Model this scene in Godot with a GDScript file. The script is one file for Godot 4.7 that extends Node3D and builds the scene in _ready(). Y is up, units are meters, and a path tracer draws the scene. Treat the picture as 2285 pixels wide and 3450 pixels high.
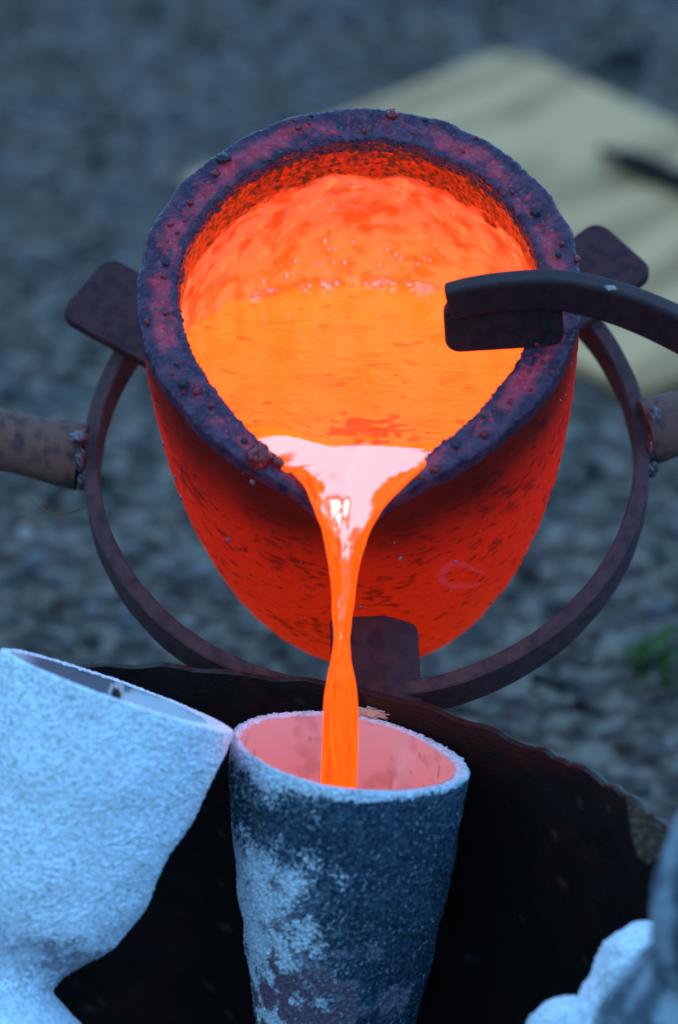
extends Node3D
# A foundry pour at dusk: a glowing crucible in a steel pouring shank is tipped over ceramic shell moulds that stand in a cut steel drum.

const UP_PITCH := 23.0
const RIM := Vector3(0.0135, 0.62, 0.0)            # centre of the crucible's mouth
const AXN := Vector3(-0.027989, 0.811750, 0.583334) # mouth normal
const AX1 := Vector3(0.999608, 0.022729, 0.016333)  # across the mouth
const AX2 := Vector3(0.0, 0.583562, -0.812068)      # up the mouth
const MOUTH := 0.1504
const DEEP := 0.4323
const LEVEL := 0.5462                               # height of the molten metal
const LIP := -93.0                                  # where the pouring lip sits, degrees round the mouth

var na := FastNoiseLite.new()
var nb := FastNoiseLite.new()
var nf := FastNoiseLite.new()
var cell := FastNoiseLite.new()
var rng := RandomNumberGenerator.new()
var used := {}


# ---------------------------------------------------------------- helpers
func numbered(called: String) -> String:
	if not used.has(called):
		used[called] = 0
		return called
	used[called] += 1
	return "%s_%03d" % [called, used[called]]


func thing(called: String, label: String, category: String, at := Vector3.ZERO, group := "") -> Node3D:
	var o := Node3D.new()
	o.name = numbered(called)
	add_child(o, true)
	o.position = at
	o.set_meta("label", label)
	o.set_meta("category", category)
	if group:
		o.set_meta("group", group)
	return o


func part(called: String, mesh: Mesh, mat: Material, parent: Node, at := Transform3D()) -> MeshInstance3D:
	var o := MeshInstance3D.new()
	o.name = called
	o.mesh = mesh
	o.material_override = mat
	o.transform = at
	parent.add_child(o, true)
	return o


func tag(o: Node, label: String, category: String, group := "") -> void:
	o.set_meta("label", label)
	o.set_meta("category", category)
	if group:
		o.set_meta("group", group)


func n3(n: FastNoiseLite, p: Vector3, s: float) -> float:
	return n.get_noise_3d(p.x * s, p.y * s, p.z * s)


func build(verts: PackedVector3Array, idx: PackedInt32Array, uvs := PackedVector2Array(), cols := PackedColorArray(), seam := 0, nv := 0) -> ArrayMesh:
	var nor := PackedVector3Array()
	nor.resize(verts.size())
	for t in range(0, idx.size(), 3):
		var a := verts[idx[t]]
		var k := (verts[idx[t + 2]] - a).cross(verts[idx[t + 1]] - a)
		nor[idx[t]] += k
		nor[idx[t + 1]] += k
		nor[idx[t + 2]] += k
	if seam > 0:
		for j in nv:
			var s := nor[j * seam] + nor[j * seam + seam - 1]
			nor[j * seam] = s
			nor[j * seam + seam - 1] = s
	for i in nor.size():
		nor[i] = nor[i].normalized()
	var arr := []
	arr.resize(Mesh.ARRAY_MAX)
	arr[Mesh.ARRAY_VERTEX] = verts
	arr[Mesh.ARRAY_NORMAL] = nor
	if uvs.size():
		arr[Mesh.ARRAY_TEX_UV] = uvs
	if cols.size():
		arr[Mesh.ARRAY_COLOR] = cols
	arr[Mesh.ARRAY_INDEX] = idx
	var m := ArrayMesh.new()
	m.add_surface_from_arrays(Mesh.PRIMITIVE_TRIANGLES, arr)
	return m


# a smooth sheet of nu x nv cells; shape(u, v) gives the point; closed joins u = 0 and u = 1
func grid(nu: int, nv: int, closed: bool, shape: Callable, flip := false, paint: Variant = null) -> ArrayMesh:
	var verts := PackedVector3Array()
	var uvs := PackedVector2Array()
	var cols := PackedColorArray()
	var idx := PackedInt32Array()
	var w := nu + 1
	verts.resize(w * (nv + 1))
	uvs.resize(w * (nv + 1))
	if paint != null:
		cols.resize(w * (nv + 1))
	for j in nv + 1:
		for i in w:
			var u := float(i) / nu
			var v := float(j) / nv
			var k := j * w + i
			if closed and i == nu:
				verts[k] = verts[j * w]
				if paint != null:
					cols[k] = cols[j * w]
			else:
				verts[k] = shape.call(u, v)
				if paint != null:
					cols[k] = paint.call(u, v, verts[k])
			uvs[k] = Vector2(u, v)
	idx.resize(nu * nv * 6)
	var q := 0
	for j in nv:
		for i in nu:
			var a := j * w + i
			var b := a + 1
			var c := a + w
			var d := c + 1
			if flip:
				idx[q] = a; idx[q + 1] = c; idx[q + 2] = b
				idx[q + 3] = b; idx[q + 4] = c; idx[q + 5] = d
			else:
				idx[q] = a; idx[q + 1] = b; idx[q + 2] = c
				idx[q + 3] = b; idx[q + 4] = d; idx[q + 5] = c
			q += 6
	return build(verts, idx, uvs, cols, w if closed else 0, nv + 1 if closed else 0)


# a bar swept along frames (origin, x = across, y = thick); flat across the corners of its outline, smooth along its length
func sweep(outline: PackedVector2Array, frames: Array, closed: bool) -> ArrayMesh:
	var verts := PackedVector3Array()
	var idx := PackedInt32Array()
	var nf_ := frames.size()
	var uvs := PackedVector2Array()
	for s in outline.size():
		var p := outline[s]
		var q := outline[(s + 1) % outline.size()]
		var base := verts.size()
		for k in nf_:
			var f: Transform3D = frames[k]
			verts.append(f * Vector3(p.x, p.y, 0))
			verts.append(f * Vector3(q.x, q.y, 0))
			uvs.append(Vector2(float(k) / nf_, 0)); uvs.append(Vector2(float(k) / nf_, 1))
		for k in (nf_ if closed else nf_ - 1):
			var a := base + 2 * k
			var c := base + 2 * ((k + 1) % nf_)
			idx.append_array([a, a + 1, c, a + 1, c + 1, c])
	if not closed:
		for e in 2:
			var base := verts.size()
			var f: Transform3D = frames[0 if e == 0 else nf_ - 1]
			for p in outline:
				verts.append(f * Vector3(p.x, p.y, 0))
				uvs.append(p)
			for s in range(1, outline.size() - 1):
				idx.append_array([base, base + s + 1, base + s] if e == 0 else [base, base + s, base + s + 1])
	return build(verts, idx, uvs)


# a plate with bevelled edges: outline in x/y, thickness along z, centred on z = 0
func plate(outline: PackedVector2Array, thick: float, bevel: float, bend := 0.0) -> ArrayMesh:
	var st := SurfaceTool.new()
	st.begin(Mesh.PRIMITIVE_TRIANGLES)
	st.set_smooth_group(-1)
	if Geometry2D.is_polygon_clockwise(outline):
		outline.reverse()
	var small: PackedVector2Array = Geometry2D.offset_polygon(outline, -bevel)[0]
	var c := Vector2.ZERO
	for p in outline:
		c += p
	c /= outline.size()
	var n := outline.size()
	small = PackedVector2Array()
	for i in n:
		var d := (c - outline[i])
		small.append(outline[i] + d.normalized() * bevel)
	var h := thick / 2.0
	var rings := [[small, h], [outline, h - bevel], [outline, -h + bevel], [small, -h]]
	var v3 := func(p: Vector2, z: float) -> Vector3: return Vector3(p.x, p.y, z - bend * p.x * p.x)
	for k in 3:
		var A: PackedVector2Array = rings[k][0]
		var B: PackedVector2Array = rings[k + 1][0]
		for i in n:
			var j := (i + 1) % n
			var a: Vector3 = v3.call(A[i], rings[k][1])
			var b: Vector3 = v3.call(A[j], rings[k][1])
			var d: Vector3 = v3.call(B[i], rings[k + 1][1])
			var e: Vector3 = v3.call(B[j], rings[k + 1][1])
			for p in [a, b, d, b, e, d]:
				st.add_vertex(p)
	for side in 2:
		var z: float = h if side == 0 else -h
		for i in n:
			var j := (i + 1) % n
			var a: Vector3 = v3.call(small[i], z)
			var b: Vector3 = v3.call(small[j], z)
			var m: Vector3 = v3.call(c, z)
			for p in ([a, m, b] if side == 0 else [a, b, m]):
				st.add_vertex(p)
	st.generate_normals()
	return st.commit()


func rounded(w: float, h: float, r: float, steps := 6) -> PackedVector2Array:
	var out := PackedVector2Array()
	for q in 4:
		var c := Vector2((w / 2 - r) * (1 if q in [0, 3] else -1), (h / 2 - r) * (1 if q < 2 else -1))
		for k in steps + 1:
			var a := (q + float(k) / steps) * PI / 2
			out.append(c + Vector2(cos(a), sin(a)) * r)
	return out


func tube(path: Array, radius: Callable, sides := 24, rough := 0.0, cap := true) -> ArrayMesh:
	var curve: Array = path
	var n := curve.size()
	var shape := func(u: float, v: float) -> Vector3:
		var t := clampf((v - 0.04) / 0.92, 0, 1) if cap else v
		var k := t * (n - 1)
		var i := mini(int(k), n - 2)
		var p: Vector3 = curve[i].lerp(curve[i + 1], k - i)
		var along: Vector3 = (curve[mini(i + 1, n - 1)] - curve[maxi(i, 0)]).normalized()
		var side := along.cross(Vector3(0.1, 0.2, 1)).normalized()
		var other := along.cross(side)
		var r: float = radius.call(t)
		if cap and (v < 0.0001 or v > 0.9999):
			r *= 0.02
		elif cap and (v < 0.0201 or v > 0.9799):
			r *= 0.9
		var dir := side * cos(u * TAU) + other * sin(u * TAU)
		return p + dir * r * (1.0 + rough * n3(na, p + dir * r, 90.0))
	return grid(sides, maxi(50, n), true, shape, false)


func blob(r: Vector3, rough: float, scale: float, nu := 24, nv := 14, offset := Vector3.ZERO) -> ArrayMesh:
	return grid(nu, nv, true, func(u: float, v: float) -> Vector3:
		var a := u * TAU
		var b := v * PI
		var d := Vector3(sin(b) * cos(a), cos(b), sin(b) * sin(a))
		return d * r * (1.0 + rough * n3(na, d + offset, scale)), false)


func picture(w: int, h: int, fn: Callable, srgb := true) -> ImageTexture:
	var data := PackedByteArray()
	data.resize(w * h * 3)
	var q := 0
	for j in h:
		for i in w:
			var c: Color = fn.call((i + 0.5) / w, (j + 0.5) / h)
			if srgb:
				c = c.linear_to_srgb()
			data[q] = int(clampf(c.r, 0, 1) * 255.0 + 0.5)
			data[q + 1] = int(clampf(c.g, 0, 1) * 255.0 + 0.5)
			data[q + 2] = int(clampf(c.b, 0, 1) * 255.0 + 0.5)
			q += 3
	return ImageTexture.create_from_image(Image.create_from_data(w, h, false, Image.FORMAT_RGB8, data))


func lin(r: float, g: float, b: float) -> Color:
	return Color(r, g, b).linear_to_srgb()


func noise_tex(freq: float, size := 512, oct := 4, sd := 3, type := FastNoiseLite.TYPE_SIMPLEX_SMOOTH) -> NoiseTexture2D:
	var t := NoiseTexture2D.new()
	var n := FastNoiseLite.new()
	n.noise_type = type
	n.seed = sd
	n.frequency = freq
	n.fractal_octaves = oct
	t.noise = n
	t.width = size
	t.height = size
	t.seamless = true
	return t


func mat(c: Color, rough: float, metal := 0.0, bump := 0.0, bump_scale := 20.0, bump_tex: Texture2D = null) -> StandardMaterial3D:
	var m := StandardMaterial3D.new()
	m.albedo_color = c
	m.roughness = rough
	m.metallic = metal
	m.metallic_specular = 0.22 if metal < 0.5 else 0.5
	if bump > 0.0:
		m.heightmap_enabled = true
		m.heightmap_scale = bump
		m.heightmap_texture = bump_tex
		m.uv1_triplanar = true
		m.uv1_scale = Vector3.ONE * bump_scale
	return m


func tri_color(m: StandardMaterial3D, tex: Texture2D, scale: float) -> void:
	m.albedo_texture = tex
	m.uv1_triplanar = true
	m.uv1_scale = Vector3.ONE * scale


func ramp_tex(stops: Array, freq: float, size := 512, oct := 5, sd := 11) -> NoiseTexture2D:
	var t := noise_tex(freq, size, oct, sd)
	var g := Gradient.new()
	var off := PackedFloat32Array()
	var cs := PackedColorArray()
	for s in stops:
		off.append(s[0])
		cs.append(s[1])
	g.offsets = off
	g.colors = cs
	t.color_ramp = g
	return t


# ---------------------------------------------------------------- the crucible's own coordinates
func cru(z: float, r: float, phi: float) -> Vector3:
	return RIM - AXN * z + (AX1 * cos(phi) + AX2 * sin(phi)) * r


func off_lip(phi: float) -> float:
	return absf(rad_to_deg(angle_difference(deg_to_rad(LIP), phi)))


func lip_dip(phi: float) -> float:
	return 0.014 * exp(-pow(off_lip(phi) / 12.0, 2.0))


func outer_r(z: float, phi: float) -> float:
	var d := off_lip(phi)
	var r := MOUTH * pow(maxf(0.0, 1.0 - pow(maxf(z, 0.0) / DEEP, 2.335)), 1.0 / 2.212)
	var pull := 0.0150 * exp(-pow(d / 28.0, 2.0)) * exp(-pow(z / 0.075, 2.0)) + 0.0110 * exp(-pow(d / 9.0, 2.0)) * exp(-pow(z / 0.035, 2.0))
	return r + pull


func inner_r(z: float, phi: float) -> float:
	var d := off_lip(phi)
	var wide := 0.1234 + 0.0075 * smoothstep(0.008, 0.10, z)
	var r := minf(wide, MOUTH * pow(maxf(0.0, 1.0 - pow(maxf(z + 0.02, 0.0) / DEEP, 2.335)), 1.0 / 2.212) - 0.009)
	return maxf(r, 0.0) + (0.013 * exp(-pow(d / 42.0, 4.0)) + 0.027 * exp(-pow(d / 18.0, 2.0))) * exp(-pow(z / 0.05, 2.0))


# the rim's section: x from the outer (0) to the inner side (1), y = depth below the mouth
func rim_section(v: float) -> Vector2:
	if v < 0.14:
		return Vector2(0, lerpf(0.012, 0.0045, v / 0.14))
	if v < 0.26:
		var a := (v - 0.14) / 0.12 * PI / 2
		return Vector2(0.14 * (1.0 - cos(a)), 0.0045 * (1.0 - sin(a)))
	if v < 0.74:
		return Vector2(lerpf(0.14, 0.88, (v - 0.26) / 0.48), 0.0)
	if v < 0.86:
		var a := (v - 0.74) / 0.12 * PI / 2
		return Vector2(0.88 + 0.12 * sin(a), 0.005 * (1.0 - cos(a)))
	return Vector2(1, lerpf(0.005, 0.012, (v - 0.86) / 0.14))


# ---------------------------------------------------------------- the scene
func _ready() -> void:
	setup_noise()
	# camera
	var cam := Camera3D.new()
	cam.name = "camera"
	cam.position = Vector3(0, 1.65154566, 2.82121598)
	cam.rotation_degrees = Vector3(-UP_PITCH, 0, 0)
	cam.near = 0.05
	cam.far = 200.0
	var lens := CameraAttributesPhysical.new()
	lens.frustum_focal_length = 103.4
	lens.frustum_focus_distance = 3.05
	lens.exposure_aperture = 2.4
	cam.attributes = lens
	cam.fov = 13.23
	add_child(cam)
	cam.current = true
	# sky: the even blue of open shade after sunset
	var env := Environment.new()
	env.background_mode = Environment.BG_SKY
	var sm := ProceduralSkyMaterial.new()
	sm.sky_top_color = Color(0.525, 0.77, 1.0)
	sm.sky_horizon_color = Color(0.555, 0.79, 1.0)
	sm.sky_curve = 0.2
	sm.ground_bottom_color = Color(0.2, 0.22, 0.22)
	sm.ground_horizon_color = Color(0.4, 0.45, 0.5)
	sm.sky_energy_multiplier = 1.5
	sm.sun_angle_max = 1.0
	var sky := Sky.new()
	sky.sky_material = sm
	env.sky = sky
	env.background_energy_multiplier = 1.0
	env.tonemap_mode = Environment.TONE_MAPPER_LINEAR
	env.tonemap_exposure = 1.0
	env.sdfgi_enabled = true
	env.ssao_enabled = true
	env.ssil_enabled = true
	var we := WorldEnvironment.new()
	we.name = "world_environment"
	we.environment = env
	add_child(we)
	# the last soft daylight from the upper left
	var sun := DirectionalLight3D.new()
	sun.name = "soft_daylight"
	sun.light_energy = 0.35
	sun.light_angular_distance = 34.0
	sun.light_color = Color(0.62, 0.85, 1.0)
	sun.shadow_enabled = true
	sun.rotation_degrees = Vector3(-36, -46, 0)
	add_child(sun)

	make_ground()
	make_drum()
	make_crucible()
	make_metal()
	make_shank()
	make_clamp()
	make_left_mould()
	make_centre_mould()
	make_right_moulds()
	make_board()
	make_small_things()


func setup_noise() -> void:
	rng.seed = 7
	na.noise_type = FastNoiseLite.TYPE_SIMPLEX_SMOOTH
	na.seed = 5
	na.frequency = 1.0
	na.fractal_type = FastNoiseLite.FRACTAL_NONE
	nb.noise_type = FastNoiseLite.TYPE_SIMPLEX_SMOOTH
	nb.seed = 21
	nb.frequency = 1.0
	nb.fractal_type = FastNoiseLite.FRACTAL_NONE
	nf.noise_type = FastNoiseLite.TYPE_SIMPLEX_SMOOTH
	nf.seed = 33
	nf.frequency = 1.0
	nf.fractal_type = FastNoiseLite.FRACTAL_FBM
	nf.fractal_octaves = 4
	cell.noise_type = FastNoiseLite.TYPE_CELLULAR
	cell.seed = 4
	cell.frequency = 1.0
	cell.cellular_return_type = FastNoiseLite.RETURN_DISTANCE
	cell.fractal_type = FastNoiseLite.FRACTAL_NONE


func make_ground() -> void:
	var gm := mat(Color.WHITE, 0.95, 0.0, 0.6, 1.2, noise_tex(0.03, 512, 5, 8))
	tri_color(gm, ramp_tex([[0.0, lin(0.025, 0.02, 0.018)], [0.36, lin(0.042, 0.034, 0.030)], [0.52, lin(0.085, 0.064, 0.050)], [0.70, lin(0.135, 0.108, 0.090)], [1.0, lin(0.15, 0.12, 0.085)]], 0.02, 1024, 5, 41), 1.1)
	var p := PlaneMesh.new()
	p.size = Vector2(120, 120)
	var g := part("ground", p, gm, self)
	g.set_meta("kind", "structure")
	# loose gravel
	var stones: Array = []
	var sm := mat(Color.WHITE, 0.85)
	sm.vertex_color_use_as_albedo = true
	for k in 1:
		stones.append(blob(Vector3(1, 0.6, 0.8), 0.35, 1.3, 9, 6, Vector3(k * 3, 0, 0)))
	var mm := MultiMesh.new()
	mm.transform_format = MultiMesh.TRANSFORM_3D
	mm.use_colors = true
	mm.mesh = stones[0]
	mm.instance_count = 26000
	var tones := [Color(0.080, 0.060, 0.046), Color(0.105, 0.080, 0.060), Color(0.045, 0.036, 0.032), Color(0.11, 0.10, 0.088), Color(0.09, 0.055, 0.042), Color(0.060, 0.064, 0.066), Color(0.15, 0.135, 0.12)]
	for i in mm.instance_count:
		var x := rng.randf_range(-1.0, 1.0)
		var z := rng.randf_range(-4.2, 0.6)
		var big := pow(rng.randf(), 3.0)
		var s := lerpf(0.0035, 0.012, big)
		var b := Basis.from_euler(Vector3(rng.randf_range(-0.4, 0.4), rng.randf() * TAU, rng.randf_range(-0.4, 0.4))).scaled(Vector3.ONE * s)
		mm.set_instance_transform(i, Transform3D(b, Vector3(x, s * 0.25, z)))
		var c: Color = tones[rng.randi() % 7 if rng.randf() < 0.85 else 2].lerp(Color(0.082, 0.068, 0.056), 0.35)
		var patch := 1.0 + 0.7 * na.get_noise_2d(x * 7.0, z * 4.5) + 0.6 * nb.get_noise_2d(x * 16.0, z * 10.0)
		var warm := 0.16 * nb.get_noise_2d(x * 9.0 + 40.0, z * 6.0)
		mm.set_instance_color(i, Color(c.r * patch * (1.0 + warm), c.g * patch * 0.95, c.b * patch * (1.05 - warm)))
	var gi := MultiMeshInstance3D.new()
	gi.name = "gravel"
	gi.multimesh = mm
	gi.material_override = sm
	add_child(gi, true)
	gi.set_meta("kind", "stuff")
	tag(gi, "loose mixed grey and brown gravel strewn over the ground", "gravel")


func make_drum() -> void:
	var d := thing("steel_drum", "black cut open steel drum with ragged torch cut rim holding the moulds", "drum", Vector3(-0.17, 0, 0.45))
	var R := 0.42
	var rim := func(a: float) -> float:      # ragged height of the cut
		var p := Vector3(a * 3.0, 0, 0)
		return 0.3505 + 0.0030 * n3(na, p, 3.0) + 0.0022 * n3(nb, p, 7.0) * smoothstep(0.3, 0.9, a) + 0.0005 * n3(nf, p, 22.0)
	# angle a: 0 is straight back (-z), positive towards the right
	var place := func(a: float, y: float, inset: float) -> Vector3:
		var rr := R - inset + 0.0015 * n3(nb, Vector3(a * 4, y * 8, 0), 2.0)
		return Vector3(sin(a) * rr, y, -cos(a) * rr)
	var a0 := -2.4
	var a1 := 1.42
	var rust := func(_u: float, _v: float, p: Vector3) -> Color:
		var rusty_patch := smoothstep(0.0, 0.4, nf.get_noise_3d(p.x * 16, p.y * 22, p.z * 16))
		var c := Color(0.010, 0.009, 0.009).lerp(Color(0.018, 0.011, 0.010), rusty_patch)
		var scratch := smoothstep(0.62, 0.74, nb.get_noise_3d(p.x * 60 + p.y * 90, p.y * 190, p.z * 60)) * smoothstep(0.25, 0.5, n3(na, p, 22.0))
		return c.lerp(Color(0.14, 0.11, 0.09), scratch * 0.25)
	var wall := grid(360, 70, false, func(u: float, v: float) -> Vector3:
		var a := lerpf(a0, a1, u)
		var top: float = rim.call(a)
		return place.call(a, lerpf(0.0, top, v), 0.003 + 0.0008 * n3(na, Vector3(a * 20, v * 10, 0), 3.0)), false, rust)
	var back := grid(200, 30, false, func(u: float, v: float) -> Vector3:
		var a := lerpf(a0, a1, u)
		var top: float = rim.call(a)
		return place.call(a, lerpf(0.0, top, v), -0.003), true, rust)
	var edge := grid(700, 4, false, func(u: float, v: float) -> Vector3:
		var a := lerpf(a0, a1, u)
		var top: float = rim.call(a)
		return place.call(a, top + 0.0015 * sin(v * PI) + 0.0003 * n3(na, Vector3(a * 60, v * 3, 0), 1.0), lerpf(0.0032, -0.0032, v)), false)
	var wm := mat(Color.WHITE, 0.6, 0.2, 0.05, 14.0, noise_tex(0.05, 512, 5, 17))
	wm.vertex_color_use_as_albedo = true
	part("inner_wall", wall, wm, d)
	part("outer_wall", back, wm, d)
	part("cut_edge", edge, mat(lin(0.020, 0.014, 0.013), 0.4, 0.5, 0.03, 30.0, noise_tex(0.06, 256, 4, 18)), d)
	var flap := PackedVector2Array()
	for q in [Vector2(-65, -80), Vector2(-10, -47), Vector2(75, 3), Vector2(80, 62), Vector2(25, 60), Vector2(8, 78), Vector2(-22, 62), Vector2(-44, 5)]:
		flap.append(Vector2(q.x, -q.y) * 0.000285)
	var rusty := mat(Color.WHITE, 0.42, 0.45, 0.05, 30.0, noise_tex(0.05, 256, 4, 19))
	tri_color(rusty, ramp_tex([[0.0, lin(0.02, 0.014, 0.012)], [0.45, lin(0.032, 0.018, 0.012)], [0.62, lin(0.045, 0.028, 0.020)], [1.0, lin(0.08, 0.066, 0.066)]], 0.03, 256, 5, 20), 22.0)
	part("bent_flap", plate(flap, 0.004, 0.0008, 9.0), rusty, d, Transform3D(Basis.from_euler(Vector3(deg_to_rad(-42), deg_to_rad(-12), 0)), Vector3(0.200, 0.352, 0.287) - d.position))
	# black sand that the moulds stand in
	var bed := grid(60, 30, true, func(u: float, v: float) -> Vector3:
		var p := Vector3(sin(u * TAU) * v * 0.41, 0, cos(u * TAU) * v * 0.41)
		p.y = 0.055 + 0.006 * n3(nf, p, 12.0)
		return p, false)
	var s := part("sand_bed", bed, mat(lin(0.02, 0.018, 0.018), 0.95), self, Transform3D(Basis(), Vector3(-0.17, 0, 0.45)))
	tag(s, "black sand bed in the bottom of the steel drum", "sand")


# ---------------------------------------------------------------- crucible
func make_crucible() -> void:
	var c := thing("glowing_crucible", "red hot glowing crucible tipped forward with a crusted purple rim", "crucible", RIM)
	var local := Transform3D(Basis(), -RIM)
	# outer wall
	var om := mat(lin(0.015, 0.005, 0.004), 0.7)
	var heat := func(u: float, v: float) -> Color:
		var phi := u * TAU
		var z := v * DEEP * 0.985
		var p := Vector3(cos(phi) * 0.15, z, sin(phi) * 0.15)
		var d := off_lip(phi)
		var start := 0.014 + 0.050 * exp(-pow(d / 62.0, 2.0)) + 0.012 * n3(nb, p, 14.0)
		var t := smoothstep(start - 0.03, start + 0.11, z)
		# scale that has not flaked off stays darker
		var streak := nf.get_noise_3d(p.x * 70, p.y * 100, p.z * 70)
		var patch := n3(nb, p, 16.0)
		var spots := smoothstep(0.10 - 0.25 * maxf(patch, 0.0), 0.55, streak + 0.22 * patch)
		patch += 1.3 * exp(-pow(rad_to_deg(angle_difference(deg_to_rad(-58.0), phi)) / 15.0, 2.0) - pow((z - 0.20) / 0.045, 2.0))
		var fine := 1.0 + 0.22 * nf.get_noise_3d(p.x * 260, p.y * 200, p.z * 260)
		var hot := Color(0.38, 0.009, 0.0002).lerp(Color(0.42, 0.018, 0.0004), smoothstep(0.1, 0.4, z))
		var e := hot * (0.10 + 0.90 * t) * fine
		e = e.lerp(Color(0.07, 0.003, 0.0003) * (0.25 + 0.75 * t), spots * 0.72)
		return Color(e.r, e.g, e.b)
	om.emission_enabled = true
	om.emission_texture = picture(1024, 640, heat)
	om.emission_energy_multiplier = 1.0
	var outer := grid(480, 220, true, func(u: float, v: float) -> Vector3:
		var phi := u * TAU
		var z := lerpf(0.007, DEEP * 0.985, v)
		z += lip_dip(phi) * exp(-pow(z / 0.05, 2.0))
		var p := cru(z, outer_r(z, phi), phi)
		var k := 0.0011 * n3(nf, p, 45.0) + 0.0005 * n3(na, p, 190.0)
		return p + (AX1 * cos(phi) + AX2 * sin(phi)) * k, true)
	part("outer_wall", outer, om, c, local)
	# inner wall
	var im := mat(Color.WHITE, 0.36, 0.6)
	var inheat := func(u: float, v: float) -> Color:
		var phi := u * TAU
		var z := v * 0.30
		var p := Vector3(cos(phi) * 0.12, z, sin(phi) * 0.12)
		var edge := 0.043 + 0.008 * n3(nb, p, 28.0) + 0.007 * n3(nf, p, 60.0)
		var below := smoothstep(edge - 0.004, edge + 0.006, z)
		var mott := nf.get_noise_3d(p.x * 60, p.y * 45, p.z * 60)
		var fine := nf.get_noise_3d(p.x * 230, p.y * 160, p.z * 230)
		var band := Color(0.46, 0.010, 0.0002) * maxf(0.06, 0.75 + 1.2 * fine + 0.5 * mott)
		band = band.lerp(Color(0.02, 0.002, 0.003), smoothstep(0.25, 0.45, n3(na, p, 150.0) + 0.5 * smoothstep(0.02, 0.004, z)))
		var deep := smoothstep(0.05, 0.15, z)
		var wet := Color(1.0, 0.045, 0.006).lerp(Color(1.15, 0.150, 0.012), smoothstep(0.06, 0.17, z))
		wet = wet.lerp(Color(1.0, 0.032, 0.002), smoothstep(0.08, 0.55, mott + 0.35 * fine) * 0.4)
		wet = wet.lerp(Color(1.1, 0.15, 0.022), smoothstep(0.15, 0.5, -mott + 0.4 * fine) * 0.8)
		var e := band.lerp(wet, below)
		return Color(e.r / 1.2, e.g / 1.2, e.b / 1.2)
	# wetted by metal below the old metal line, dry clay above it
	im.albedo_texture = picture(1024, 384, func(u: float, v: float) -> Color:
		var phi := u * TAU
		var z := v * 0.30
		var p := Vector3(cos(phi) * 0.12, z, sin(phi) * 0.12)
		var edge := 0.043 + 0.008 * n3(nb, p, 28.0) + 0.007 * n3(nf, p, 60.0)
		var wetted := smoothstep(edge - 0.004, edge + 0.006, z) * smoothstep(-0.5, 0.2, n3(nf, p, 40.0))
		return Color(0.03, 0.012, 0.010).lerp(Color(0.52, 0.34, 0.22), wetted))
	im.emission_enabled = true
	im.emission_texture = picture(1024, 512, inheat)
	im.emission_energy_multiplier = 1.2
	var inner := grid(420, 150, true, func(u: float, v: float) -> Vector3:
		var phi := u * TAU
		var z := v * 0.30
		z += lip_dip(phi) * exp(-pow(z / 0.05, 2.0))
		var p := cru(z + 0.003, inner_r(z, phi), phi)
		var below := smoothstep(0.03, 0.05, z)
		var k := (0.0008 + 0.0014 * below) * n3(nf, p, 55.0) + 0.0005 * n3(na, p, 240.0)
		return p + (AX1 * cos(phi) + AX2 * sin(phi)) * k, false)
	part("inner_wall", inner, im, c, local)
	# rim: crusted slag skin
	var rm := mat(Color.WHITE, 0.34)
	rm.metallic_specular = 0.3
	rm.vertex_color_use_as_albedo = true
	var embers := func(u: float, v: float) -> Color:
		var phi := u * TAU
		var x := rim_section(v).x
		var p := Vector3(cos(phi), 0, sin(phi)) * lerpf(0.15, 0.123, x)
		var mid := smoothstep(0.22, 0.5, x + 0.12 * n3(nb, p, 60.0)) * smoothstep(0.92, 0.70, x + 0.10 * n3(na, p, 70.0))
		var a := smoothstep(-0.3, 0.3, n3(nf, p, 30.0) + 0.10 * n3(nb, p, 190.0))
		var b := smoothstep(0.40, 0.62, n3(na, p, 210.0))
		return Color(0.13, 0.008, 0.012) * a * mid + Color(0.12, 0.0, 0.0) * b * mid + Color(0.006, 0.001, 0.002)
	rm.emission_enabled = true
	rm.emission_texture = picture(2048, 96, embers)
	rm.emission_energy_multiplier = 1.0
	var rim := grid(1100, 56, true, func(u: float, v: float) -> Vector3:
		var phi := u * TAU
		var q := rim_section(v)
		var ro := outer_r(0.0, phi) + 0.0014
		var ri := inner_r(0.0, phi) - 0.0010
		var dip := lip_dip(phi)
		var p := cru(q.y + dip, lerpf(ro, ri, q.x), phi)
		var inner_edge := smoothstep(0.7, 0.95, q.x)
		var smooth_part := smoothstep(0.2, 0.4, q.x) * smoothstep(0.9, 0.7, q.x) * smoothstep(-0.3, 0.2, n3(nb, p, 45.0))
		var pits := smoothstep(0.45, 0.7, n3(na, p, 210.0)) * smooth_part
		var crust := (0.0008 * n3(nf, p, 150.0) + 0.0005 * absf(n3(na, p, 330.0))) * (1.0 - 0.75 * smooth_part) + 0.0012 * n3(nb, p, 32.0) - 0.0007 * pits
		var lumps := smoothstep(0.05, 0.5, n3(nf, p, 28.0))
		var jag := inner_edge * (0.0035 * lumps * maxf(0.0, n3(na, p, 120.0)) + 0.0010 * n3(nb, p, 260.0))
		return p + AXN * (crust * smoothstep(0.013, 0.004, q.y) + jag * 0.4) + (AX1 * cos(phi) + AX2 * sin(phi)) * (crust * 0.8 - jag), false,
	func(u: float, v: float, p: Vector3) -> Color:
		var s := smoothstep(-0.25, 0.35, n3(nf, p, 70.0))
		var col := Color(0.018, 0.014, 0.034).lerp(Color(0.055, 0.024, 0.050), s)
		return col.lerp(Color(0.10, 0.10, 0.12), smoothstep(0.50, 0.7, n3(nb, p, 420.0)) * 0.4))
	part("rim", rim, rm, c, local)
	# beads of slag on the rim
	var glass := mat(lin(0.035, 0.006, 0.010), 0.14)
	glass.emission_enabled = true
	glass.emission = lin(0.05, 0.002, 0.002)
	glass.metallic_specular = 0.4
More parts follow.
